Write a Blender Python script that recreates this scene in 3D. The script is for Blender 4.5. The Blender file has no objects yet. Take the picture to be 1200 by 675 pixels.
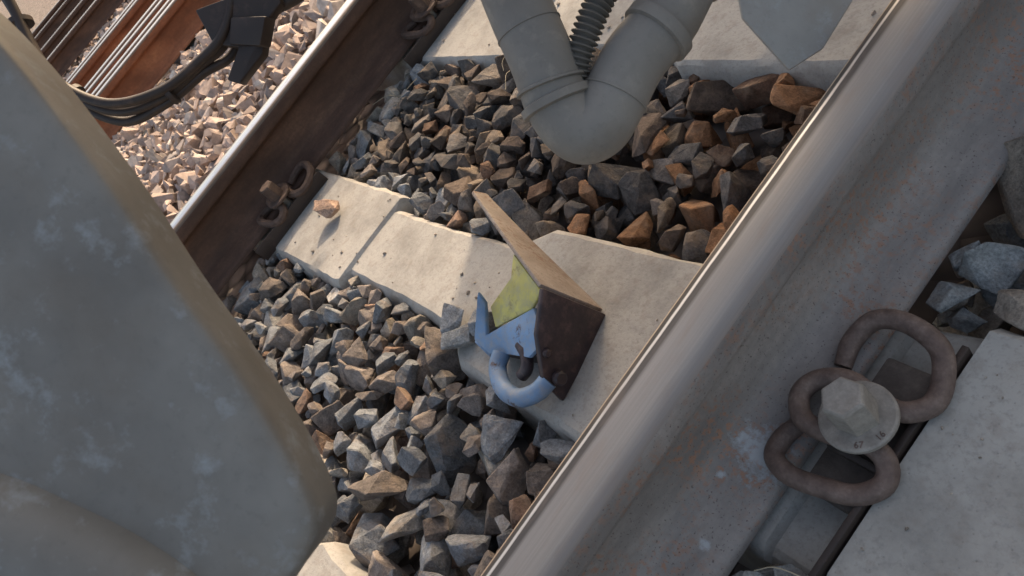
import bpy, bmesh, math, random
import numpy as np
from mathutils import Vector, Matrix, noise

random.seed(7)
scene = bpy.context.scene
col = bpy.context.collection

# ------------------------------------------------------------------ helpers
def link(o):
    col.objects.link(o); return o

def empty(name, loc=(0, 0, 0)):
    e = bpy.data.objects.new(name, None); e.location = loc; e.empty_display_size = .1
    return link(e)

def parent(o, p):
    o.parent = p
    o.matrix_parent_inverse = p.matrix_basis.inverted()
    return o

def smooth_by_angle(me, ang=32):
    bm = bmesh.new(); bm.from_mesh(me)
    bmesh.ops.recalc_face_normals(bm, faces=bm.faces)
    for f in bm.faces: f.smooth = True
    a = math.radians(ang)
    for e in bm.edges:
        if len(e.link_faces) == 2:
            e.smooth = e.calc_face_angle(0) < a
        else: e.smooth = False
    bm.to_mesh(me); bm.free()

def mk(name, verts, faces, mat, par=None, ang=32, bevel=0, seg=2):
    me = bpy.data.meshes.new(name)
    me.from_pydata([tuple(v) for v in verts], [], [tuple(f) for f in faces])
    bm = bmesh.new(); bm.from_mesh(me)
    bmesh.ops.recalc_face_normals(bm, faces=bm.faces)
    if bevel:
        es = [e for e in bm.edges if len(e.link_faces) == 2 and e.calc_face_angle(0) > math.radians(25)]
        bmesh.ops.bevel(bm, geom=es, offset=bevel, segments=seg, affect='EDGES', profile=.5, clamp_overlap=True)
    bm.to_mesh(me); bm.free()
    smooth_by_angle(me, ang)
    for m in (mat if isinstance(mat, (list, tuple)) else [mat]): me.materials.append(m)
    o = link(bpy.data.objects.new(name, me))
    if par: parent(o, par)
    return o

def catmull(P, n=10):
    P = [Vector(p) for p in P]
    Q = [P[0]*2-P[1]]+P+[P[-1]*2-P[-2]]
    out = []
    for i in range(1, len(Q)-2):
        a, b, c, d = Q[i-1:i+3]
        for k in range(n):
            t = k/n
            out.append(.5*((2*b)+(c-a)*t+(2*a-5*b+4*c-d)*t*t+(3*b-a-3*c+d)*t**3))
    out.append(P[-1]); return out

def sweep(name, pts, rad, mat, par=None, nseg=20, cap=True, ang=40):
    pts = [Vector(p) for p in pts]; n = len(pts)
    if not hasattr(rad, '__len__'): rad = [rad]*n
    T = []
    for i in range(n):
        t = pts[min(i+1, n-1)]-pts[max(i-1, 0)]
        T.append(t.normalized())
    up = Vector((0, 0, 1)) if abs(T[0].z) < .9 else Vector((1, 0, 0))
    N = (up-T[0]*up.dot(T[0])).normalized()
    V = []; Fc = []
    for i in range(n):
        N = (N-T[i]*N.dot(T[i])).normalized(); B = T[i].cross(N)
        for k in range(nseg):
            a = 2*math.pi*k/nseg
            V.append(pts[i]+(N*math.cos(a)+B*math.sin(a))*rad[i])
    for i in range(n-1):
        for k in range(nseg):
            k2 = (k+1) % nseg
            Fc.append((i*nseg+k, i*nseg+k2, (i+1)*nseg+k2, (i+1)*nseg+k))
    if cap:
        Fc.append(tuple(range(nseg))[::-1]); Fc.append(tuple((n-1)*nseg+k for k in range(nseg)))
    return mk(name, V, Fc, mat, par, ang)

def slab(name, poly, thick, mat, par=None, bevel=.0015, direction=None):
    P = [Vector(p) for p in poly]
    if direction is None:
        nrm = Vector((0, 0, 0))
        for i in range(len(P)): nrm += P[i].cross(P[(i+1) % len(P)])
        nrm.normalize()
    else: nrm = Vector(direction).normalized()
    n = len(P); V = P+[p-nrm*thick for p in P]
    Fc = [tuple(range(n)), tuple(range(2*n-1, n-1, -1))]+[(i, n+i, n+(i+1) % n, (i+1) % n) for i in range(n)]
    return mk(name, V, Fc, mat, par, 30, bevel)

def box(name, lo, hi, mat, par=None, bevel=.003):
    x0, y0, z0 = lo; x1, y1, z1 = hi
    V = [(x, y, z) for x in (x0, x1) for y in (y0, y1) for z in (z0, z1)]
    Fc = [(0, 1, 3, 2), (4, 6, 7, 5), (0, 4, 5, 1), (2, 3, 7, 6), (0, 2, 6, 4), (1, 5, 7, 3)]
    return mk(name, V, Fc, mat, par, 30, bevel)

def lathe(name, prof, c, mat, par=None, n=32, axis=(0, 0, 1), ang=32):
    ax = Vector(axis).normalized()
    u = ax.orthogonal().normalized(); v = ax.cross(u)
    V = []; Fc = []
    for r, h in prof:
        for k in range(n):
            a = 2*math.pi*k/n
            V.append(Vector(c)+ax*h+(u*math.cos(a)+v*math.sin(a))*r)
    m = len(prof)
    for i in range(m-1):
        for k in range(n):
            k2 = (k+1) % n
            Fc.append((i*n+k, i*n+k2, (i+1)*n+k2, (i+1)*n+k))
    Fc.append(tuple(range(n))[::-1]); Fc.append(tuple((m-1)*n+k for k in range(n)))
    return mk(name, V, Fc, mat, par, ang)

# ---------------------------------------------------------------- materials
class NT:
    def __init__(s, name):
        s.m = bpy.data.materials.new(name); s.m.use_nodes = True
        s.t = s.m.node_tree; s.b = s.t.nodes["Principled BSDF"]
        s.co = s.n('ShaderNodeTexCoord')
    def n(s, typ, **kw):
        x = s.t.nodes.new(typ)
        for k, v in kw.items(): setattr(x, k, v)
        return x
    def l(s, a, b): s.t.links.new(a, b)
    def noise(s, scale, detail=4, rough=.6, vec=None, stretch=None):
        x = s.n('ShaderNodeTexNoise'); x.inputs['Scale'].default_value = scale
        x.inputs['Detail'].default_value = detail; x.inputs['Roughness'].default_value = rough
        v = vec or s.co.outputs['Object']
        if stretch:
            mp = s.n('ShaderNodeMapping'); mp.inputs['Scale'].default_value = stretch
            s.l(v, mp.inputs[0]); v = mp.outputs[0]
        s.l(v, x.inputs['Vector']); return x.outputs['Fac']
    def ramp(s, fac, stops, interp='LINEAR'):
        r = s.n('ShaderNodeValToRGB'); r.color_ramp.interpolation = interp
        e = r.color_ramp.elements
        while len(e) < len(stops): e.new(.5)
        for i, (p, c) in enumerate(stops):
            e[i].position = p
            e[i].color = (*c, 1) if hasattr(c, '__len__') else (c, c, c, 1)
        s.l(fac, r.inputs[0]); return r.outputs[0]
    def mix(s, fac, a, b, mode='MIX'):
        x = s.n('ShaderNodeMix', data_type='RGBA', blend_type=mode)
        for sock, v in ((x.inputs[0], fac), (x.inputs[6], a), (x.inputs[7], b)):
            if hasattr(v, 'node'): s.l(v, sock)
            elif hasattr(v, '__len__'): sock.default_value = (*v, 1)
            else: sock.default_value = v
        return x.outputs[2]
    def math(s, op, a, b=0., clamp=False):
        x = s.n('ShaderNodeMath', operation=op, use_clamp=clamp)
        for sock, v in ((x.inputs[0], a), (x.inputs[1], b)):
            if hasattr(v, 'node'): s.l(v, sock)
            else: sock.default_value = v
        return x.outputs[0]
    def bump(s, h, strength=.5, dist=.002, prev=None):
        b = s.n('ShaderNodeBump'); b.inputs['Strength'].default_value = strength
        b.inputs['Distance'].default_value = dist; s.l(h, b.inputs['Height'])
        if prev: s.l(prev, b.inputs['Normal'])
        return b.outputs[0]
    def out(s, color=None, rough=None, normal=None, metal=None, spec=None):
        for k, v in (('Base Color', color), ('Roughness', rough), ('Normal', normal), ('Metallic', metal), ('Specular IOR Level', spec)):
            if v is None: continue
            if hasattr(v, 'node'): s.l(v, s.b.inputs[k])
            elif hasattr(v, '__len__'): s.b.inputs[k].default_value = (*v, 1)
            else: s.b.inputs[k].default_value = v
        return s.m

def rust_mat(name, c1, c2, c3, rough=.8, scale=60, stretch=(1, 1, 1), paint=None, spots=None, spec=.5, bs=1.):
    m = NT(name)
    a = m.noise(scale, 6, .65, stretch=stretch); b = m.noise(scale*5, 3, .6); big = m.noise(6, 3, .5)
    c = m.ramp(a, [(.3, c1), (.52, c2), (.72, c3)])
    c = m.mix(m.ramp(b, [(.35, 0.), (.7, .45)]), c, c1)
    c = m.mix(m.ramp(big, [(.35, 0.), (.65, .5)]), c, tuple(x*.7 for x in c1))
    if spots:
        s1 = m.noise(120, 5, .7); s2 = m.noise(11, 3, .5)
        k = m.math('MULTIPLY', m.ramp(s1, [(.50, 0.), (.60, 1.)]), m.ramp(s2, [(.40, 0.), (.60, .95)]))
        c = m.mix(k, c, spots)
        d1 = m.noise(420, 2, .5)
        c = m.mix(m.ramp(d1, [(.64, 0.), (.70, .7)]), c, (.06, .035, .03))
    nb = m.bump(b, .5*bs, .0012, m.bump(a, .5*bs, .003*bs))
    if paint:
        for (p, r) in paint:
            vd = m.n('ShaderNodeVectorMath', operation='DISTANCE'); m.l(m.co.outputs['Object'], vd.inputs[0]); vd.inputs[1].default_value = p
            d = m.math('ADD', m.math('DIVIDE', vd.outputs['Value'], r), m.math('MULTIPLY', m.math('SUBTRACT', m.noise(60, 5, .75), .5), 3.0))
            k = m.ramp(d, [(.3, 1.), (1.1, 0.)])
            c = m.mix(m.math('MULTIPLY', k, .6), c, (.46, .49, .52))
    return m.out(c, rough, nb, spec=spec)

def concrete(name, base=(.40, .385, .35)):
    m = NT(name)
    a = m.noise(9, 6, .65); b = m.noise(180, 4, .7); c3 = m.noise(38, 5, .6)
    c = m.ramp(a, [(.3, tuple(x*.66 for x in base)), (.52, base), (.75, tuple(min(1, x*1.12) for x in base))])
    c = m.mix(m.ramp(b, [(.3, .5), (.5, 0.)]), c, tuple(x*.55 for x in base))
    c = m.mix(m.ramp(c3, [(.52, 0.), (.72, .45)]), c, (.24, .20, .165))
    vo = m.n('ShaderNodeTexVoronoi'); vo.inputs['Scale'].default_value = 130; m.l(m.co.outputs['Object'], vo.inputs['Vector'])
    pit = m.ramp(vo.outputs['Distance'], [(.05, 0.), (.18, 1.)])
    c = m.mix(m.ramp(vo.outputs['Distance'], [(.04, .4), (.14, 0.)]), c, (.14, .13, .12))
    nb = m.bump(pit, .25, .0012, m.bump(b, .45, .0012, m.bump(c3, .4, .003)))
    return m.out(c, .93, nb, spec=.25)

def stone_mat(name, bumpy=True):
    m = NT(name)
    at = m.n('ShaderNodeAttribute', attribute_name='tint')
    if not bumpy:
        c = m.mix(1., at.outputs['Color'], m.ramp(m.noise(70, 2, .6), [(.3, .8), (.7, 1.2)]), 'MULTIPLY')
        return m.out(c, .92, None, spec=.2)
    a = m.noise(55, 5, .7); b = m.noise(330, 3, .7); d = m.noise(26, 4, .6)
    c = m.mix(1., at.outputs['Color'], m.ramp(a, [(.3, .55), (.5, 1.), (.72, 1.5)]), 'MULTIPLY')
    c = m.mix(1., c, m.ramp(b, [(.3, .66), (.6, 1.18)]), 'MULTIPLY')
    c = m.mix(m.ramp(d, [(.50, 0.), (.72, .5)]), c, (.30, .225, .165))
    nb = m.bump(b, .6, .0014, m.bump(a, .8, .005))
    return m.out(c, .9, nb, spec=.25)

def dusty_paint(name, base, rough=.55, speck=(.42, .46, .5), amt=.35, stretch=(1, 1, 1), var=.2):
    m = NT(name)
    a = m.noise(7, 5, .6, stretch=stretch); b = m.noise(150, 4, .7); c3 = m.noise(34, 6, .72)
    c = m.ramp(a, [(.3, tuple(x*(1-var) for x in base)), (.7, tuple(x*(1+var) for x in base))])
    c = m.mix(m.ramp(c3, [(.54, 0.), (.70, amt)]), c, speck)
    c = m.mix(m.ramp(b, [(.55, 0.), (.8, .35)]), c, tuple(x*.5 for x in base))
    c = m.mix(m.ramp(m.noise(16, 4, .6), [(.5, 0.), (.7, .35)]), c, tuple(x*y for x, y in zip(base, (.8, .68, .56))))
    nb = m.bump(b, .2, .0006, m.bump(c3, .15, .001))
    return m.out(c, rough, nb)

def chipped(name, base, rust=(.07, .045, .035), lo=.5, hi=.6):
    m = NT(name)
    a = m.noise(30, 6, .7); b = m.noise(220, 3, .7); d = m.noise(16, 4, .5)
    c = m.ramp(d, [(.3, tuple(x*.7 for x in base)), (.7, tuple(min(1, x*1.25) for x in base))])
    c = m.mix(m.ramp(m.noise(75, 4, .7), [(.42, 0.), (.75, .65)]), c, (.34, .32, .29))
    k = m.ramp(a, [(lo, 0.), (hi, 1.)])
    c = m.mix(k, c, m.ramp(b, [(.3, rust), (.7, tuple(x*2.2 for x in rust))]))
    nb = m.bump(b, .3, .0008, m.bump(a, .2, .001))
    return m.out(c, m.ramp(a, [(lo, .5), (hi, .85)]), nb)

M_con = concrete("sleeper_concrete", (.40, .385, .355))
M_con2 = concrete("worn_sleeper_concrete", (.42, .41, .39))
M_stone = stone_mat("ballast_stone"); M_stonef = stone_mat("ballast_stone_far", False)  # second one has no bump and serves the far stones
M_railside = rust_mat("rail_rust_brown", (.185, .165, .155), (.28, .25, .23), (.37, .315, .285), .60, 26, (1, .22, 1),
                      paint=[((.044, .075, -.149), .030), ((.028, .035, -.141), .006), ((.05, -.03, -.151), .007)], spots=(.29, .16, .105))
M_railfar = rust_mat("rail_rust_dark", (.06, .033, .023), (.115, .062, .042), (.17, .095, .06), .8, 30, (1, .3, 1))
M_railorange = rust_mat("rail_rust_orange", (.16, .06, .03), (.33, .125, .06), (.42, .18, .09), .85, 14, (1, .25, 1))
M_clip = rust_mat("spring_clip_rust", (.095, .063, .053), (.175, .122, .10), (.28, .205, .17), .6, 70)
M_clipd = rust_mat("spring_clip_rust_dark", (.06, .038, .03), (.11, .07, .052), (.17, .115, .09), .75, 70)
M_bolt = rust_mat("galvanised_bolt", (.21, .185, .16), (.33, .30, .265), (.43, .39, .34), .58, 80, bs=.3)
M_plate = rust_mat("guide_plate_steel", (.08, .065, .057), (.14, .115, .10), (.22, .185, .16), .8, 50)
M_skid = rust_mat("skid_rust_shaded", (.028, .021, .025), (.058, .038, .040), (.16, .10, .085), .42, 45, bs=.6)  # shaded side of the skid plate: shade put into the rust colour
M_skide = rust_mat("skid_face_lit", (.25, .20, .165), (.36, .305, .26), (.46, .40, .35), .6, 26, spots=(.19, .11, .075))  # lit side of the same plate: light put into the colour, plus rust spots
M_blue = chipped("blue_paint_chipped", (.17, .29, .47), lo=.60, hi=.68)
M_yel = chipped("yellow_paint_chipped", (.58, .52, .15), (.16, .12, .06), .58, .70)
M_pipe = dusty_paint("dusty_grey_pipe", (.215, .20, .18), .65, (.34, .31, .265), .55)
M_hose = dusty_paint("dusty_rubber_hose", (.12, .112, .10), .7, (.24, .215, .19), .4)
M_panel = dusty_paint("grey_underframe_paint", (.185, .178, .163), .5, (.31, .34, .36), .75, var=.35)
M_bracket = dusty_paint("bracket_grey", (.30, .29, .275), .55)
M_black = dusty_paint("black_rubber", (.035, .024, .02), .55, (.10, .06, .045), .5)
M_coach = dusty_paint("coach_paint", (.3, .29, .28), .5)

def steel_top(name, near=True):
    m = NT(name)
    sx = m.n('ShaderNodeSeparateXYZ'); m.l(m.co.outputs['Object'], sx.inputs[0])
    wob = m.math('MULTIPLY', m.math('SUBTRACT', m.noise(30, 4, .6, stretch=(1, .5, 1)), .5), .0025)
    x = m.math('ADD', m.math('DIVIDE', m.math('ADD', sx.outputs['X'], wob), .076), .5)
    if near:
        c = m.ramp(x, [(.03, (.40, .30, .21)), (.10, (.50, .40, .31)), (.125, (.03, .026, .024)), (.19, (.045, .04, .04)), (.21, (.65, .62, .58)),
                       (.24, (.60, .57, .54)), (.255, (.05, .045, .045)), (.33, (.07, .065, .065)), (.39, (.26, .25, .245)), (.8, (.29, .275, .26)), (.97, (.24, .20, .18))])
        ro = m.ramp(x, [(.1, .75), (.14, .6), (.20, .6), (.22, .3), (.26, .55), (.4, .48), (.8, .52), (1., .62)])
        me = m.ramp(x, [(.1, .1), (.19, .0), (.22, .8), (.25, .0), (.38, .25), (.6, .2), (1., .0)])
    else:
        c = m.ramp(x, [(.0, (.10, .07, .055)), (.12, (.6, .6, .6)), (.75, (.62, .62, .63)), (.86, (.12, .09, .07))])
        ro = m.ramp(x, [(.05, .7), (.15, .25), (.75, .22), (.9, .65)])
        me = m.ramp(x, [(.05, .1), (.15, .95), (.75, .95), (.9, .1)])
    s1 = m.noise(420, 3, .6, stretch=(1, .012, 1)); s2 = m.noise(40, 6, .6, stretch=(1, .3, 1)); s3 = m.noise(260, 4, .7)
    c = m.mix(1., c, m.ramp(s1, [(.3, .9), (.7, 1.08)]), 'MULTIPLY')
    c = m.mix(m.ramp(s2, [(.50, 0.), (.72, .45)]), c, (.25, .19, .155))
    nb = m.bump(s3, .2, .0005, m.bump(s1, .08, .0004))
    return m.out(c, ro, nb, me)
M_top = steel_top("rail_running_surface_worn")
M_topfar = steel_top("rail_running_surface_polished", False)

# ------------------------------------------------------------------ camera
Cc = Vector((.4585, 0, .5386))
yaw, pit, rol, fpx = .1018, .65, .8739, 889.6
Fv = Vector((-math.cos(pit)*math.cos(yaw), math.cos(pit)*math.sin(yaw), -math.sin(pit)))
rr = Fv.cross(Vector((0, 0, 1))).normalized(); uu = rr.cross(Fv)
Rv = rr*math.cos(rol)-uu*math.sin(rol); Uv = rr*math.sin(rol)+uu*math.cos(rol)
cd = bpy.data.cameras.new("camera"); cam = link(bpy.data.objects.new("camera", cd))
cam.matrix_world = Matrix([[Rv[i], Uv[i], -Fv[i], Cc[i]] for i in range(3)]+[[0, 0, 0, 1]])
cd.sensor_width = 36; cd.lens = fpx/1200*36; cd.clip_start = .02; cd.clip_end = 2000
cd.dof.use_dof = True; cd.dof.focus_distance = 1.0; cd.dof.aperture_fstop = 16
scene.camera = cam

# ------------------------------------------------------------------- rails
HALF = [(0, 0), (.010, -.0003), (.020, -.0012), (.027, -.0028), (.032, -.0058), (.0348, -.010), (.036, -.0155), (.0372, -.030), (.0368, -.036), (.034, -.040),
        (.024, -.0445), (.0145, -.049), (.0105, -.054), (.0085, -.062), (.0083, -.085), (.0092, -.108), (.0115, -.123), (.0165, -.133),
        (.026, -.1405), (.045, -.148), (.066, -.1565), (.0725, -.1600), (.075, -.1635), (.075, -.172)]
PROF = [(-x, z) for x, z in HALF[:0:-1]]+HALF
def rail(name, x0, y0, y1, mtop, mside):
    n = len(PROF); ys = list(np.arange(y0, y1+.01, (y1-y0)/60)) if y1-y0 < 12 else [y0, y1]
    V = [(a, y, b) for y in ys for a, b in PROF]; Fc = []; mi = []
    for j in range(len(ys)-1):
        for i in range(n):
            i2 = (i+1) % n
            Fc.append((j*n+i, j*n+i2, (j+1)*n+i2, (j+1)*n+i))
            z = (PROF[i][1]+PROF[i2][1])/2; mi.append(0 if z > -.0085 else 1)
    Fc.append(tuple(range(n))); mi.append(1); Fc.append(tuple((len(ys)-1)*n+i for i in range(n))[::-1]); mi.append(1)
    o = mk(name, V, Fc, [mtop, mside], None, 45)
    for p, k in zip(o.data.polygons, mi): p.material_index = k
    o.location.x = x0
    return o
rail("railway_rail", 0, -4, 5, M_top, M_railside)
rail("railway_rail", -1.507, -4, 6, M_topfar, M_railfar)
for x in (-3.985, -5.49): rail("railway_rail", x, -12, 30, M_topfar, M_railorange)
for x in (-4.13, -5.33): rail("check_rail", x, -12, 30, M_topfar, M_railorange)
for x in (-4.36, -4.53): rail("switch_rail", x, -12, 30, M_topfar, M_railorange)
for x in (-8.0, -9.5, -12., -13.5): rail("railway_rail", x, -20, 60, M_topfar, M_railfar)

# ----------------------------------------------------------------- sleepers
SK = .0968
def sleeper_prof():
    return [(-2.053, .125, -.225), (-1.75, .124, -.21), (-1.63, .122, -.1845), (-1.0, .117, -.185), (-.985, .114, -.186), (-.978, .083, -.1925), (-.76, .083, -.195),
            (-.555, .088, -.192), (-.49, .133, -.1855), (-.1, .140, -.1815), (.082, .140, -.1815), (.086, .14, -.194), (.1525, .14, -.194), (.1555, .14, -.158), (.547, .14, -.162)]
def sleeper(ys, mat):
    st = sleeper_prof(); V = []; Fc = []
    dense = []
    for i in range(len(st)-1):
        a, b = st[i], st[i+1]; k = max(1, int((b[0]-a[0])/.02))
        for j in range(k): dense.append(tuple(a[q]+(b[q]-a[q])*j/k for q in range(3)))
    dense.append(st[-1])
    for X, w, zt in dense:
        yc = ys+SK*X
        jit = lambda s: .003*noise.noise(Vector((X*30+s, ys*9, s*3.1)))+.002*noise.noise(Vector((X*90+s, ys*9, s*3.1)))
        row = [(-w-.035, -.38), (-w-.004+jit(1), zt-.016), (-w+.002+jit(2), zt-.005), (-w+.009+jit(3), zt), (-w*.4, zt+.001), (0, zt+.0012), (w*.4, zt+.001), (w-.009+jit(4), zt), (w-.002+jit(5), zt-.005), (w+.004+jit(6), zt-.016), (w+.035, -.38)]
        V += [(X, yc+a, b) for a, b in row]
    n = 11; m = len(dense)
    for i in range(m-1):
        for k in range(n):
            k2 = (k+1) % n
            Fc.append((i*n+k, i*n+k2, (i+1)*n+k2, (i+1)*n+k))
    Fc.append(tuple(range(n))); Fc.append(tuple((m-1)*n+k for k in range(n))[::-1])
    return mk("concrete_sleeper", V, Fc, mat, None, 28)
YS = .1308
for j in range(-3, 6): sleeper(YS+.6*j, M_con)
for j in range(-8, 20): box("concrete_sleeper", (-6.05, YS+.3+.6*j-.13, -.4), (-3.44, YS+.3+.6*j+.13, -.195), M_con2)

# ------------------------------------------------------ rail fastening clips
CL = [(.064, .190, -.149), (.060, .216, -.144), (.070, .243, -.139), (.098, .252, -.140), (.132, .243, -.146), (.149, .218, -.150), (.154, .192, -.149), (.140, .173, -.143), (.118, .171, -.137),
      (.086, .176, -.133), (.060, .163, -.132), (.054, .141, -.132), (.072, .122, -.133), (.104, .124, -.137),
      (.130, .132, -.140), (.150, .126, -.146), (.157, .108, -.150), (.143, .088, -.150), (.118, .078, -.146), (.086, .071, -.142), (.062, .078, -.143), (.056, .097, -.146), (.060, .119, -.149)]
def fastening(dx, dy, detail=True):
    e = empty("rail_fastening_clip", (dx+.1, dy+.15, -.15))
    off = Vector((dx, dy, 0))
    mb_, mc_ = (M_bolt, M_clip) if detail else (M_clipd, M_clipd)
    path = [Vector(p)+off for p in CL]
    path = catmull(path, 6 if detail else 3)
    n = len(path)
    rad = [.0100*(1 if 4 < i < n-5 else .86+.028*min(i, n-1-i)) for i in range(n)]
    sweep("spring_bar", path, rad, mc_, e, 16 if detail else 8)
    c = Vector((.116, .147, 0))+off
    lathe("washer", [(.033, -.130), (.035, -.1285), (.035, -.1245), (.033, -.123), (.012, -.1225)], c, mb_, e, 40)
    V = []; Fc = []; rings = [(-.1235, .0215), (-.086, .0208), (-.0825, .0185)]
    for z, r in rings:
        for k in range(6):
            a = .10+math.pi/3*k
            V.append(c+Vector((math.cos(a)*r, math.sin(a)*r, z)))
    for i in range(len(rings)-1):
        for k in range(6): Fc.append((i*6+k, i*6+(k+1) % 6, (i+1)*6+(k+1) % 6, (i+1)*6+k))
    Fc.append(tuple(range(6))); Fc.append(tuple(12+k for k in range(6)))
    mk("bolt_head", V, Fc, mb_, e, 12, .0007, 1)
    box("guide_plate", (dx+.0835, dy+.073, -.1935), (dx+.144, dy+.225, -.170), M_plate, e, .004)
    box("guide_rib", (dx+.088, dy+.115, -.172), (dx+.142, dy+.122, -.160), M_plate, e, .002)
    box("guide_rib_2", (dx+.088, dy+.173, -.172), (dx+.142, dy+.180, -.160), M_plate, e, .002)
    box("dark_gap_strip", (dx+.1455, dy+.005, -.190), (dx+.1520, dy+.255, -.1505), M_black, e, .001)  # black strip added for the shade in the gap by the shoulder
    lathe("bolt_shank", [(.011, -.19), (.011, -.12)], c, M_bolt, e, 16)
    if detail:
        for txt, ang0 in (("67", -.95), ("16", -.25)):
            cu = bpy.data.curves.new("emboss", 'FONT'); cu.body = txt; cu.size = .0085; cu.extrude = .0004; cu.align_x = 'CENTER'
            t = bpy.data.objects.new("emboss", cu); link(t)
            bpy.context.view_layer.update()
            me = bpy.data.meshes.new_from_object(t.evaluated_get(bpy.context.evaluated_depsgraph_get()))
            bpy.data.objects.remove(t)
            R = Matrix.Rotation(ang0+math.pi/2, 4, 'Z')
            me.transform(Matrix.Translation(c+Vector((.0315*math.cos(ang0), .0315*math.sin(ang0), -.1226)))@R)
            me.materials.append(M_clip)
            parent(link(bpy.data.objects.new("embossed_mark", me)), e)
    return e
fastening(0, 0)
fastening(0, .6, False)
for j in range(-2, 5): fastening(-1.507, .6*j-.155, False)

# ------------------------------------------------------------- ballast bed
def stone_variant(seed, npts, bevel):
    r = random.Random(seed); bm = bmesh.new()
    ax = (1, r.uniform(.6, .95), r.uniform(.42, .75))
    for i in range(npts):
        v = Vector([r.uniform(-1, 1) for _ in range(3)])
        p = (abs(v.x)**3+abs(v.y)**3+abs(v.z)**3)**(1/3)
        v = v/p*r.uniform(.78, 1.0)
        bm.verts.new((v.x*ax[0], v.y*ax[1], v.z*ax[2]))
    res = bmesh.ops.convex_hull(bm, input=bm.verts)
    bad = {g for g in list(res['geom_interior'])+list(res['geom_unused']) if isinstance(g, bmesh.types.BMVert)}
    bad |= {v for v in bm.verts if not v.link_faces}
    if bad: bmesh.ops.delete(bm, geom=list(bad), context='VERTS')
    bmesh.ops.dissolve_limit(bm, angle_limit=math.radians(16), verts=bm.verts, edges=bm.edges)
    if bevel: bmesh.ops.bevel(bm, geom=bm.edges[:], offset=bevel, segments=1, affect='EDGES', clamp_overlap=True)
    bmesh.ops.triangulate(bm, faces=bm.faces)
    if bevel:
        for _ in range(2):
            bmesh.ops.subdivide_edges(bm, edges=[e for e in bm.edges if e.calc_length() > .36], cuts=1)
            bmesh.ops.triangulate(bm, faces=bm.faces)
        for v in bm.verts:
            q = v.co*2.4+Vector((seed*3.7, 0, 0))
            v.co += v.co.normalized()*(.05*noise.noise(q)+.035*noise.noise(q*3.3))
    bmesh.ops.recalc_face_normals(bm, faces=bm.faces)
    bm.verts.index_update()
    V = np.array([v.co[:] for v in bm.verts]); Fa = np.array([[v.index for v in f.verts] for f in bm.faces])
    bm.free(); V /= np.abs(V).max()
    return V, Fa
NEARV = [stone_variant(s, random.Random(s).choice([10, 12, 14, 17]), .03) for s in range(48)]
FARV = [stone_variant(100+s, 11, 0) for s in range(16)]

def rotm(a, b, c):
    ca, sa, cb, sb, cc, sc = math.cos(a), math.sin(a), math.cos(b), math.sin(b), math.cos(c), math.sin(c)
    Rz = np.array([[ca, -sa, 0], [sa, ca, 0], [0, 0, 1]]); Ry = np.array([[cb, 0, sb], [0, 1, 0], [-sb, 0, cb]]); Rx = np.array([[1, 0, 0], [0, cc, -sc], [0, sc, cc]])
    return Rz@Ry@Rx

def tint_near(x, y, r):
    k = r.random()
    if k < .44: c = np.array([.180, .190, .200])
    elif k < .72: c = np.array([.180, .155, .138])
    elif k < .87: c = np.array([.28, .25, .21])
    elif k < .93: c = np.array([.20, .135, .10])
    else: c = np.array([.35, .34, .32])
    c = c*r.uniform(.66, 1.3)
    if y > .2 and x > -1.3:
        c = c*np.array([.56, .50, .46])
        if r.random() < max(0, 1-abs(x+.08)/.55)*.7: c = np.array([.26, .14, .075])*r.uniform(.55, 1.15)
    return c
def tint_far(x, y, r):
    k = r.random()
    c = np.array([.42, .335, .29]) if k < .6 else (np.array([.30, .26, .245]) if k < .85 else np.array([.52, .46, .41]))
    return c*r.uniform(.75, 1.2)

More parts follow.
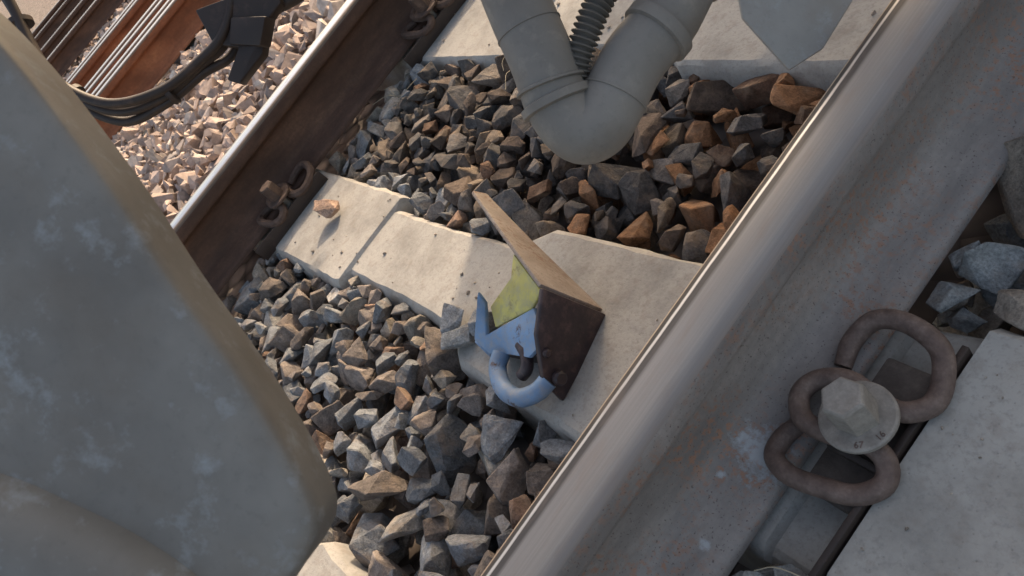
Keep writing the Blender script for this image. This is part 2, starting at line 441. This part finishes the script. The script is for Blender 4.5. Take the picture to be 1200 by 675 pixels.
def deposit(x0, x1, y0, y1, n, rmed, rsig, limit, forb, tint, variants, floor=-.275, cell=.006, tries=5, seed=1, hinit=None, extra=(), tilt=.5):
    r = random.Random(seed)
    nx, ny = int((x1-x0)/cell)+1, int((y1-y0)/cell)+1
    Hm = np.full((nx, ny), floor)
    if hinit is not None:
        gx = x0+np.arange(nx)*cell; gy = y0+np.arange(ny)*cell
        Hm = np.maximum(Hm, hinit(gx[:, None], gy[None, :]))
    VV = []; FF = []; CC = []; base = 0
    def drop(x, y, rx, rz):
        k = int(rx/cell)+1; i, j = int((x-x0)/cell), int((y-y0)/cell)
        i0, i1, j0, j1 = max(i-k, 0), min(i+k+1, nx), max(j-k, 0), min(j+k+1, ny)
        if i1 <= i0 or j1 <= j0: return None
        ii = (np.arange(i0, i1)-i)*cell; jj = (np.arange(j0, j1)-j)*cell
        rho = (ii[:, None]**2+jj[None, :]**2)/(rx*rx)
        msk = rho < 1
        if not msk.any(): return None
        b = rz*np.sqrt(np.clip(1-rho, 0, 1))
        s = (Hm[i0:i1, j0:j1]+b)[msk]
        s.sort()
        return s[int(len(s)*.84)], (i0, i1, j0, j1), msk, b
    def place(x, y, size, zc, var, rot):
        nonlocal base
        V, Fa = variants[var]
        P = (V*size)@rot.T+np.array([x, y, zc])
        VV.append(P); FF.append(Fa+base); base += len(P)
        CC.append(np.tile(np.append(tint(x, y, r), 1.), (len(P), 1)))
    for q in range(n):
        size = min(rmed*math.exp(r.gauss(0, rsig)), rmed*2.0)
        var = r.randrange(len(variants)); rot = rotm(r.uniform(0, 6.28), r.gauss(0, tilt), r.gauss(0, tilt))
        W = (variants[var][0]*size)@rot.T
        rx = np.ptp(W[:, 0])*.25+np.ptp(W[:, 1])*.25; rz = np.ptp(W[:, 2])*.5
        best = None
        for t in range(tries):
            x, y = r.uniform(x0, x1), r.uniform(y0, y1)
            if forb(x, y, rx): continue
            d = drop(x, y, rx, rz)
            if d is None: continue
            if best is None or d[0] < best[0]: best = (d[0], x, y, d)
        if best is None: continue
        zc, x, y, d = best
        if zc > limit(x, y): continue
        place(x, y, size, zc-.12*rz, var, rot)
        _, (i0, i1, j0, j1), msk, b = d
        sub = Hm[i0:i1, j0:j1]; sub[msk] = np.maximum(sub[msk], (zc+b*.85)[msk])
    for (x, y, size, zc, var, ang, c) in extra:
        place(x, y, size, zc, var, rotm(*ang)); CC[-1][:, :3] = c
    return np.vstack(VV), np.vstack(FF), np.vstack(CC)

def sl_w(x):
    st = sleeper_prof()
    return np.interp(x, [s[0] for s in st], [s[1] for s in st])
def dist_sl(x, y):
    yc = YS+SK*x
    return abs((y-yc+.3) % .6-.3)
def h_sl(gx, gy):
    w = sl_w(gx); yc = YS+SK*gx; d = np.abs((gy-yc+.3) % .6-.3)
    return np.where((d < w) & (gx < .547), np.where(gx > .155, -.16, -.185), -.3)
def forb_mid(x, y, r):
    if x > -.085 or x < -1.425: return True
    return dist_sl(x, y) < sl_w(x)-.008-(.014 if random.random() < .5 else 0)+r*.5
parts = []
lim_mid = lambda x, y: -.194+.014*noise.noise(Vector((x*4, y*4, 0)))-(.010 if y > .2 and x > -.6 else 0)
extra = [(-1.19, .035, .036, -.160, 3, (.4, .3, .2), (.36, .25, .19)), (-.425, .118, .022, -.168, 8, (1., .2, .5), (.16, .11, .09)),
         (-.47, .03, .028, -.166, 12, (2., .3, .1), (.22, .24, .26)), (-.545, .005, .030, -.172, 15, (.5, .1, .4), (.24, .25, .26)), (-.50, -.02, .033, -.168, 21, (.9, .2, .4), (.25, .26, .26))]
rc = random.Random(77)
for q in range(70):      # grit and small chips lying on the sleepers
    x = rc.uniform(-1.4, -.1); j = rc.choice([0, 0, 0, 1]); w = float(sl_w(x))-.015
    y = YS+SK*x+.6*j+rc.uniform(-w, w); s = rc.choice([.0014, .0018, .0022, .003, .0045])
    zt = float(np.interp(x, [p[0] for p in sleeper_prof()], [p[2] for p in sleeper_prof()]))
    extra.append((x, y, s, zt+.0012+s*.35, rc.randrange(48), (rc.uniform(0, 6), rc.gauss(0, .3), rc.gauss(0, .3)), np.array([.30, .26, .22])*rc.uniform(.7, 1.4)))
for q in range(40):
    x = rc.uniform(.165, .4); y = YS+SK*x+rc.uniform(-.12, .12); s = rc.choice([.0010, .0014, .002])
    extra.append((x, y, s, -.1568+s*.35, rc.randrange(48), (rc.uniform(0, 6), 0, 0), np.array([.28, .24, .2])*rc.uniform(.6, 1.5)))
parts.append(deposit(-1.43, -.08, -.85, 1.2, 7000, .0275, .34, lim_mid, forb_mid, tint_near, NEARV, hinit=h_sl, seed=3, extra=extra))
def tint_out(x, y, r):
    c = np.array([.24, .25, .25]) if r.random() < .7 else np.array([.27, .23, .19])
    return c*r.uniform(.7, 1.25)
def forb_out(x, y, r):
    if x < .080+r*.4: return True
    return x < .56 and dist_sl(x, y) < .14+r*.45
parts.append(deposit(.07, .95, -.5, 1.1, 5000, .029, .34, lambda x, y: -.168, forb_out, tint_out, NEARV, seed=5, tries=7))
def forb_it(x, y, r): return x > -1.595-r*.5 or x < -3.9
nnear = sum(len(p[1]) for p in parts)
parts.append(deposit(-3.9, -1.59, -1.0, 2.6, 10500, .029, .3, lambda x, y: -.172+.012*noise.noise(Vector((x*3, y*3, 5))), forb_it, tint_far, FARV, floor=-.230, cell=.008, tries=5, seed=6, tilt=.7))
def forb_r(x, y, r): return min(abs(x+3.985), abs(x+4.13), abs(x+5.49), abs(x+5.33), abs(x+4.36), abs(x+4.53)) < .09
parts.append(deposit(-8.4, -3.9, -1.5, 5., 6500, .036, .25, lambda x, y: -.19, forb_r, tint_far, FARV, floor=-.225, cell=.012, tries=2, seed=8))
V = []; Fa = []; Cl = []; b0 = 0
for v, f, c in parts:
    V.append(v); Fa.append(f+b0); Cl.append(c); b0 += len(v)
V = np.vstack(V); Fa = np.vstack(Fa); Cl = np.vstack(Cl)
me = bpy.data.meshes.new("ballast_stones")
me.vertices.add(len(V)); me.vertices.foreach_set("co", V.astype(np.float32).ravel())
me.loops.add(len(Fa)*3); me.loops.foreach_set("vertex_index", Fa.astype(np.int32).ravel())
me.polygons.add(len(Fa)); me.polygons.foreach_set("loop_start", (np.arange(len(Fa))*3).astype(np.int32))
at = me.attributes.new("tint", 'FLOAT_COLOR', 'POINT'); at.data.foreach_set("color", Cl.astype(np.float32).ravel())
me.update(calc_edges=True)
me.materials.append(M_stone); me.materials.append(M_stonef)
mi = np.zeros(len(me.polygons), dtype=np.int32); mi[nnear:] = 1
me.polygons.foreach_set("material_index", mi)
me.polygons.foreach_set("use_smooth", np.zeros(len(me.polygons), dtype=bool)); me.validate(); me.update()
link(bpy.data.objects.new("ballast_stones", me))

# ground sheet
g = NT("gravel_ground")
vo = g.n('ShaderNodeTexVoronoi'); vo.inputs['Scale'].default_value = 17; g.l(g.co.outputs['Object'], vo.inputs['Vector'])
sepc = g.n('ShaderNodeSeparateColor'); g.l(vo.outputs['Color'], sepc.inputs[0])
gc = g.ramp(sepc.outputs[0], [(.0, (.17, .14, .12)), (.5, (.27, .22, .19)), (1., (.36, .31, .28))])
gc = g.mix(g.ramp(vo.outputs['Distance'], [(.4, 0.), (.75, .8)]), gc, (.03, .025, .022))
M_ground = g.out(gc, .95, g.bump(g.math('SUBTRACT', 1., vo.outputs['Distance']), 1., .03))
mk("ground", [(-900, -900, -.29), (900, -900, -.29), (900, 900, -.29), (-900, 900, -.29)], [(0, 1, 2, 3)], M_ground)
mk("gravel_bed", [(-30, -30, -.215), (-8.3, -30, -.215), (-8.3, 60, -.215), (-30, 60, -.215)], [(0, 1, 2, 3)], M_ground)

# ----------------------------------------------------------- brake skid shoe
sk = empty("rail_brake_skid", (-.33, .07, -.17))
a = (-.587, .184, -.080); c = (-.294, .102, -.070); d = (-.290, .132, -.182)
def thick(name, polys, th, mat, bevel=.0018):
    bm = bmesh.new(); idx = {}
    for poly in polys:
        vs = []
        for p in poly:
            if p not in idx: idx[p] = bm.verts.new(p)
            vs.append(idx[p])
        bm.faces.new(vs)
    bmesh.ops.recalc_face_normals(bm, faces=bm.faces)
    me = bpy.data.meshes.new(name); bm.to_mesh(me); bm.free()
    o = link(bpy.data.objects.new(name, me)); me.materials.append(mat)
    md = o.modifiers.new("s", 'SOLIDIFY'); md.thickness = th; md.offset = 0; md.use_even_offset = True
    mb = o.modifiers.new("b", 'BEVEL'); mb.width = bevel; mb.segments = 2; mb.limit_method = 'ANGLE'; mb.angle_limit = math.radians(40)
    bpy.context.view_layer.update()
    m2 = bpy.data.meshes.new_from_object(o.evaluated_get(bpy.context.evaluated_depsgraph_get()))
    o.modifiers.clear(); o.data = m2; smooth_by_angle(m2, 40)
    return parent(o, sk)
m1 = (-.44, .143, -.071); m2_ = (-.456, .166, -.138)
thick("tongue", [(a, m1, m2_, (-.580, .195, -.100)), (m1, c, d, m2_)], .006, M_skide)
thick("web_plate", [((-.288, .100, -.069), (-.284, .130, -.183), (-.262, .045, -.184), (-.251, .000, -.181), (-.262, .006, -.140), (-.280, .048, -.100))], .009, M_skid, .0025)
thick("yellow_cheek", [((-.395, .126, -.082), (-.300, .100, -.085), (-.325, .076, -.110), (-.400, .030, -.138), (-.416, .050, -.120), (-.388, .098, -.098))], .006, M_yel)
thick("blue_channel", [((-.431, .056, -.096), (-.420, .050, -.112), (-.414, .014, -.144), (-.434, -.002, -.146)),
                       ((-.414, .014, -.144), (-.320, .080, -.108), (-.272, .050, -.116), (-.300, .022, -.136), (-.355, .010, -.150), (-.395, -.006, -.155), (-.434, -.002, -.146))], .009, M_blue, .003)
thick("blue_skirt", [((-.395, -.006, -.155), (-.434, -.002, -.146), (-.434, -.004, -.184), (-.396, -.010, -.184))], .008, M_blue)
thick("hollow_shade", [((-.395, .004, -.157), (-.355, .016, -.153), (-.300, .030, -.140), (-.300, .034, -.184), (-.395, .008, -.184))], .004, M_skid)  # dark sheet stands in for the shade inside the hollow
sweep("handle_loop", catmull([(-.372, .004, -.150), (-.366, -.012, -.152), (-.352, -.024, -.154), (-.325, -.034, -.155), (-.292, -.030, -.154), (-.268, -.010, -.151), (-.262, .012, -.150)], 7), .0130, M_blue, sk, 18)
sweep("release_lug", catmull([(-.335, .030, -.137), (-.318, .022, -.142), (-.310, .008, -.150), (-.318, -.004, -.158)], 6), .009, M_skid, sk, 14)
lathe("rivet", [(.010, -.001), (.010, .005), (.007, .008)], (-.251, .022, -.152), M_skid, sk, 18, axis=(.97, .1, .25))
lathe("rivet_2", [(.006, -.001), (.006, .004), (.004, .006)], (-.265, .038, -.122), M_skid, sk, 16, axis=(.97, .1, .25))

# ----------------------------------------------------------- hanging pipes
pp = empty("brake_pipe", (-.1, .25, .17))
ctr = catmull([(-.27, .45, .52), (-.225, .345, .36), (-.180, .277, .255), (-.148, .243, .206), (-.128, .218, .172), (-.110, .211, .150), (-.100, .224, .143), (-.099, .250, .147), (-.100, .292, .155), (-.096, .353, .158), (-.10, .46, .20), (-.13, .52, .32), (-.14, .54, .55)], 8)
sweep("main_pipe", ctr, .0305, M_pipe, pp, 36)
def collar_at(name, i, r, w, mat=None):
    p = ctr[i]; t = (ctr[i+1]-ctr[i-1]).normalized()
    lathe(name, [(r-.004, -w), (r, -w+.0015), (r, w-.0015), (r-.004, w)], p, mat or M_pipe, pp, 40, axis=t)
collar_at("elbow_collar", 31, .0350, .005); collar_at("elbow_collar_2", 28, .0335, .0025); collar_at("elbow_collar_3", 57, .0320, .002)
collar_at("hose_clamp", 69, .0345, .007, M_pipe); collar_at("hose_clamp_2", 74, .0345, .004); collar_at("weld_bead", 20, .0315, .002)
box("clamp_lug", (-.135, .335, .185), (-.115, .352, .207), M_bracket, pp, .003)
hose = catmull([(-.128, .234, .168), (-.126, .262, .188), (-.126, .300, .203), (-.127, .345, .214), (-.13, .42, .24), (-.15, .46, .40)], 44)
sweep("corrugated_hose", hose, [.0122+.0022*math.sin(i*1.05) for i in range(len(hose))], M_hose, pp, 18, ang=80)
lathe("bolt", [(.006, 0), (.006, .012), (.003, .0125)], (-.19, .345, .215), M_bracket, pp, 6, axis=(.3, .7, -.3))
dp = empty("deflector_plate", (-.1, .46, .03))
slab("blade", [(-.135, .437, .052), (-.092, .422, -.007), (-.081, .462, -.018), (-.079, .521, -.010), (-.13, .66, .08), (-.20, .55, .15)], .006, M_bracket, dp, .002)

# ------------------------------------------------- foreground underframe beam
ub = empty("underframe_beam", (.1, -.1, .35))
S = .4/fpx
Pc = Vector((.1417, .0324, .2966))
eR = Vector((.527, .591, -.61)); eD = Vector((.309, -.802, -.511)); eN = Vector((.792, -.081, .605))
edge = [(-140, -80), (-60, -15), (0, 48), (52, 112), (128, 215), (200, 325), (272, 425), (332, 520), (366, 590), (372, 622), (362, 652), (335, 690), (280, 760), (120, 900), (-200, 1000), (-520, 800), (-520, 200), (-300, -100)]
cen = (-120, 480)
ol = catmull([Vector((x, y, 0)) for x, y in edge]+[Vector((edge[0][0], edge[0][1], 0))], 5)[:-1]
rings = [(0., -.045), (0., -.012), (.003, -.006), (.009, -.0018), (.02, .0002), (.05, .0012), (.14, .002), (.3, .003), (.5, .0038), (.75, .004), (.97, .004)]
V = []; Fc = []
for t, h in rings:
    for q in ol:
        x = q.x+(cen[0]-q.x)*t; y = q.y+(cen[1]-q.y)*t
        V.append(Pc+eR*((x-600)*S)+eD*((y-337.5)*S)+eN*h)
n = len(ol)
for i in range(len(rings)-1):
    for k in range(n): Fc.append((i*n+k, i*n+(k+1) % n, (i+1)*n+(k+1) % n, (i+1)*n+k))
Fc.append(tuple((len(rings)-1)*n+k for k in range(n))); Fc.append(tuple(range(n))[::-1])
mk("beam_web", V, Fc, M_panel, ub, 50)
rib = catmull([Pc+eR*((x-600)*S)+eD*((y-337.5)*S)+eN*h for x, y, h in [(-420, 520, -.010), (-60, 605, -.010), (60, 650, -.010), (160, 705, -.010), (260, 790, -.010)]], 8)
sweep("beam_flange", rib, .034, M_panel, ub, 40, ang=80)

# ------------------------------------------------------ black cable + bracket
cb = empty("coupler_cable", (-.85, .05, .3))
base = [(-1.10, .03, .62), (-1.052, -.008, .531), (-.979, -.066, .428), (-.912, -.053, .342), (-.876, .011, .303), (-.858, .085, .294), (-.850, .150, .289), (-.86, .25, .33)]
for i, (ox, oy, oz) in enumerate([(0, 0, 0), (.012, .004, .012), (-.004, -.006, -.014)]):
    pth = catmull([(p[0]+ox*(1+.4*math.sin(k*2.+i)), p[1]+oy, p[2]+oz*(1+.5*math.cos(k*1.7+i))) for k, p in enumerate(base)], 10)
    sweep("cable_strand_%d" % (i+1), pth, .0078, M_black, cb, 12)
for nme, i in (("cable_tie", 24), ("cable_tie_2", 42), ("cable_tie_3", 13)):
    pth = catmull(base, 10); p = pth[i]; t = (pth[i+1]-pth[i-1]).normalized()
    lathe(nme, [(.017, -.005), (.0195, -.004), (.0195, .004), (.017, .005)], p, M_black, cb, 16, axis=t)
bk = empty("cable_bracket", (-.82, .15, .27))
slab("clamp_plate", [(-.880, .155, .335), (-.815, .265, .285), (-.800, .240, .262), (-.806, .205, .258), (-.815, .165, .232), (-.812, .105, .232), (-.830, .098, .247), (-.838, .150, .262), (-.858, .130, .288)], .022, M_black, bk, .003)
slab("clamp_jaw", [(-.845, .185, .290), (-.795, .215, .262), (-.800, .175, .240), (-.842, .150, .268)], .03, M_black, bk, .004)
lathe("clamp_bolt", [(.010, -.005), (.010, .010), (.007, .012)], (-.822, .180, .275), M_black, bk, 6, axis=(.79, -.08, .6))
sweep("bracket_arm", catmull([(-.835, .19, .30), (-.812, .235, .268), (-.789, .292, .226+.03), (-.77, .37, .27), (-.78, .45, .40)], 6), .011, M_black, bk, 12)

# ------------------------------------------------------------ dry grass stems
M_grass = NT("dry_grass").out((.38, .33, .24), .8)
gr = random.Random(5); k = 0
ge = empty("dry_grass", (.2, .4, -.18))
for (x, y, z) in [(.27, .45, -.14), (.22, .40, -.14), (.25, .36, -.14), (.13, -.02, -.155), (.3, .42, -.14), (-1.3, .35, -.17), (-.9, .5, -.17)]:
    for q in range(4):
        an = gr.uniform(0, 6.28); L = gr.uniform(.03, .07)
        p0 = Vector((x+gr.uniform(-.03, .03), y+gr.uniform(-.03, .03), z)); dr = Vector((math.cos(an), math.sin(an), gr.uniform(-.1, .15)))
        p1 = p0+dr*L*.5+Vector((gr.uniform(-.01, .01), gr.uniform(-.01, .01), .006)); p2 = p0+dr*L+Vector((gr.uniform(-.02, .02), gr.uniform(-.02, .02), 0))
        sweep("stem_%d" % k, catmull([p0, p1, p2], 5), .0006, M_grass, ge, 5); k += 1

# ----------------------------------------------------- unseen coach, placed and notched to shade the track from the sun
ce = empty("shade_coach", (-.75, 6, 2))
box("body", (-2.0, 2.1, 1.02), (.5, 11., 3.6), M_coach, ce, .06)
box("shade_end", (-1.4, 1.6, 1.02), (-.1, 2.098, 3.4), M_coach, ce, .03)  # kept narrow so some sun slips past onto the ballast
box("headstock", (-1.9, 2.12, .93), (.4, 2.3, 1.018), M_coach, ce, .01)

# ---------------------------------------------------------------- lighting
EL, AZ = math.radians(30), (-.55, .835)
w = bpy.data.worlds.new("World"); scene.world = w; w.use_nodes = True
nt = w.node_tree; bg = nt.nodes["Background"]
sky = nt.nodes.new('ShaderNodeTexSky'); sky.sky_type = 'NISHITA'; sky.sun_disc = False
sky.sun_elevation = EL; sky.sun_rotation = math.atan2(AZ[0], AZ[1])
sky.dust_density = 5; sky.ozone_density = .3; sky.air_density = 1.
wm = nt.nodes.new('ShaderNodeMix'); wm.data_type = 'RGBA'; wm.blend_type = 'MULTIPLY'; wm.inputs[0].default_value = 1
wm.inputs[7].default_value = (1.10, 1., .88, 1)
nt.links.new(sky.outputs[0], wm.inputs[6]); nt.links.new(wm.outputs[2], bg.inputs[0]); bg.inputs[1].default_value = .30
sd = bpy.data.lights.new("sun", 'SUN'); sd.energy = 4.4; sd.angle = math.radians(.5); sd.color = (1, .79, .57)
so = link(bpy.data.objects.new("sun", sd))
dirv = Vector((AZ[0]*math.cos(EL), AZ[1]*math.cos(EL), math.sin(EL)))
so.rotation_euler = dirv.to_track_quat('Z', 'Y').to_euler()
scene.view_settings.view_transform = 'Standard'; scene.view_settings.look = 'None'; scene.view_settings.exposure = 0
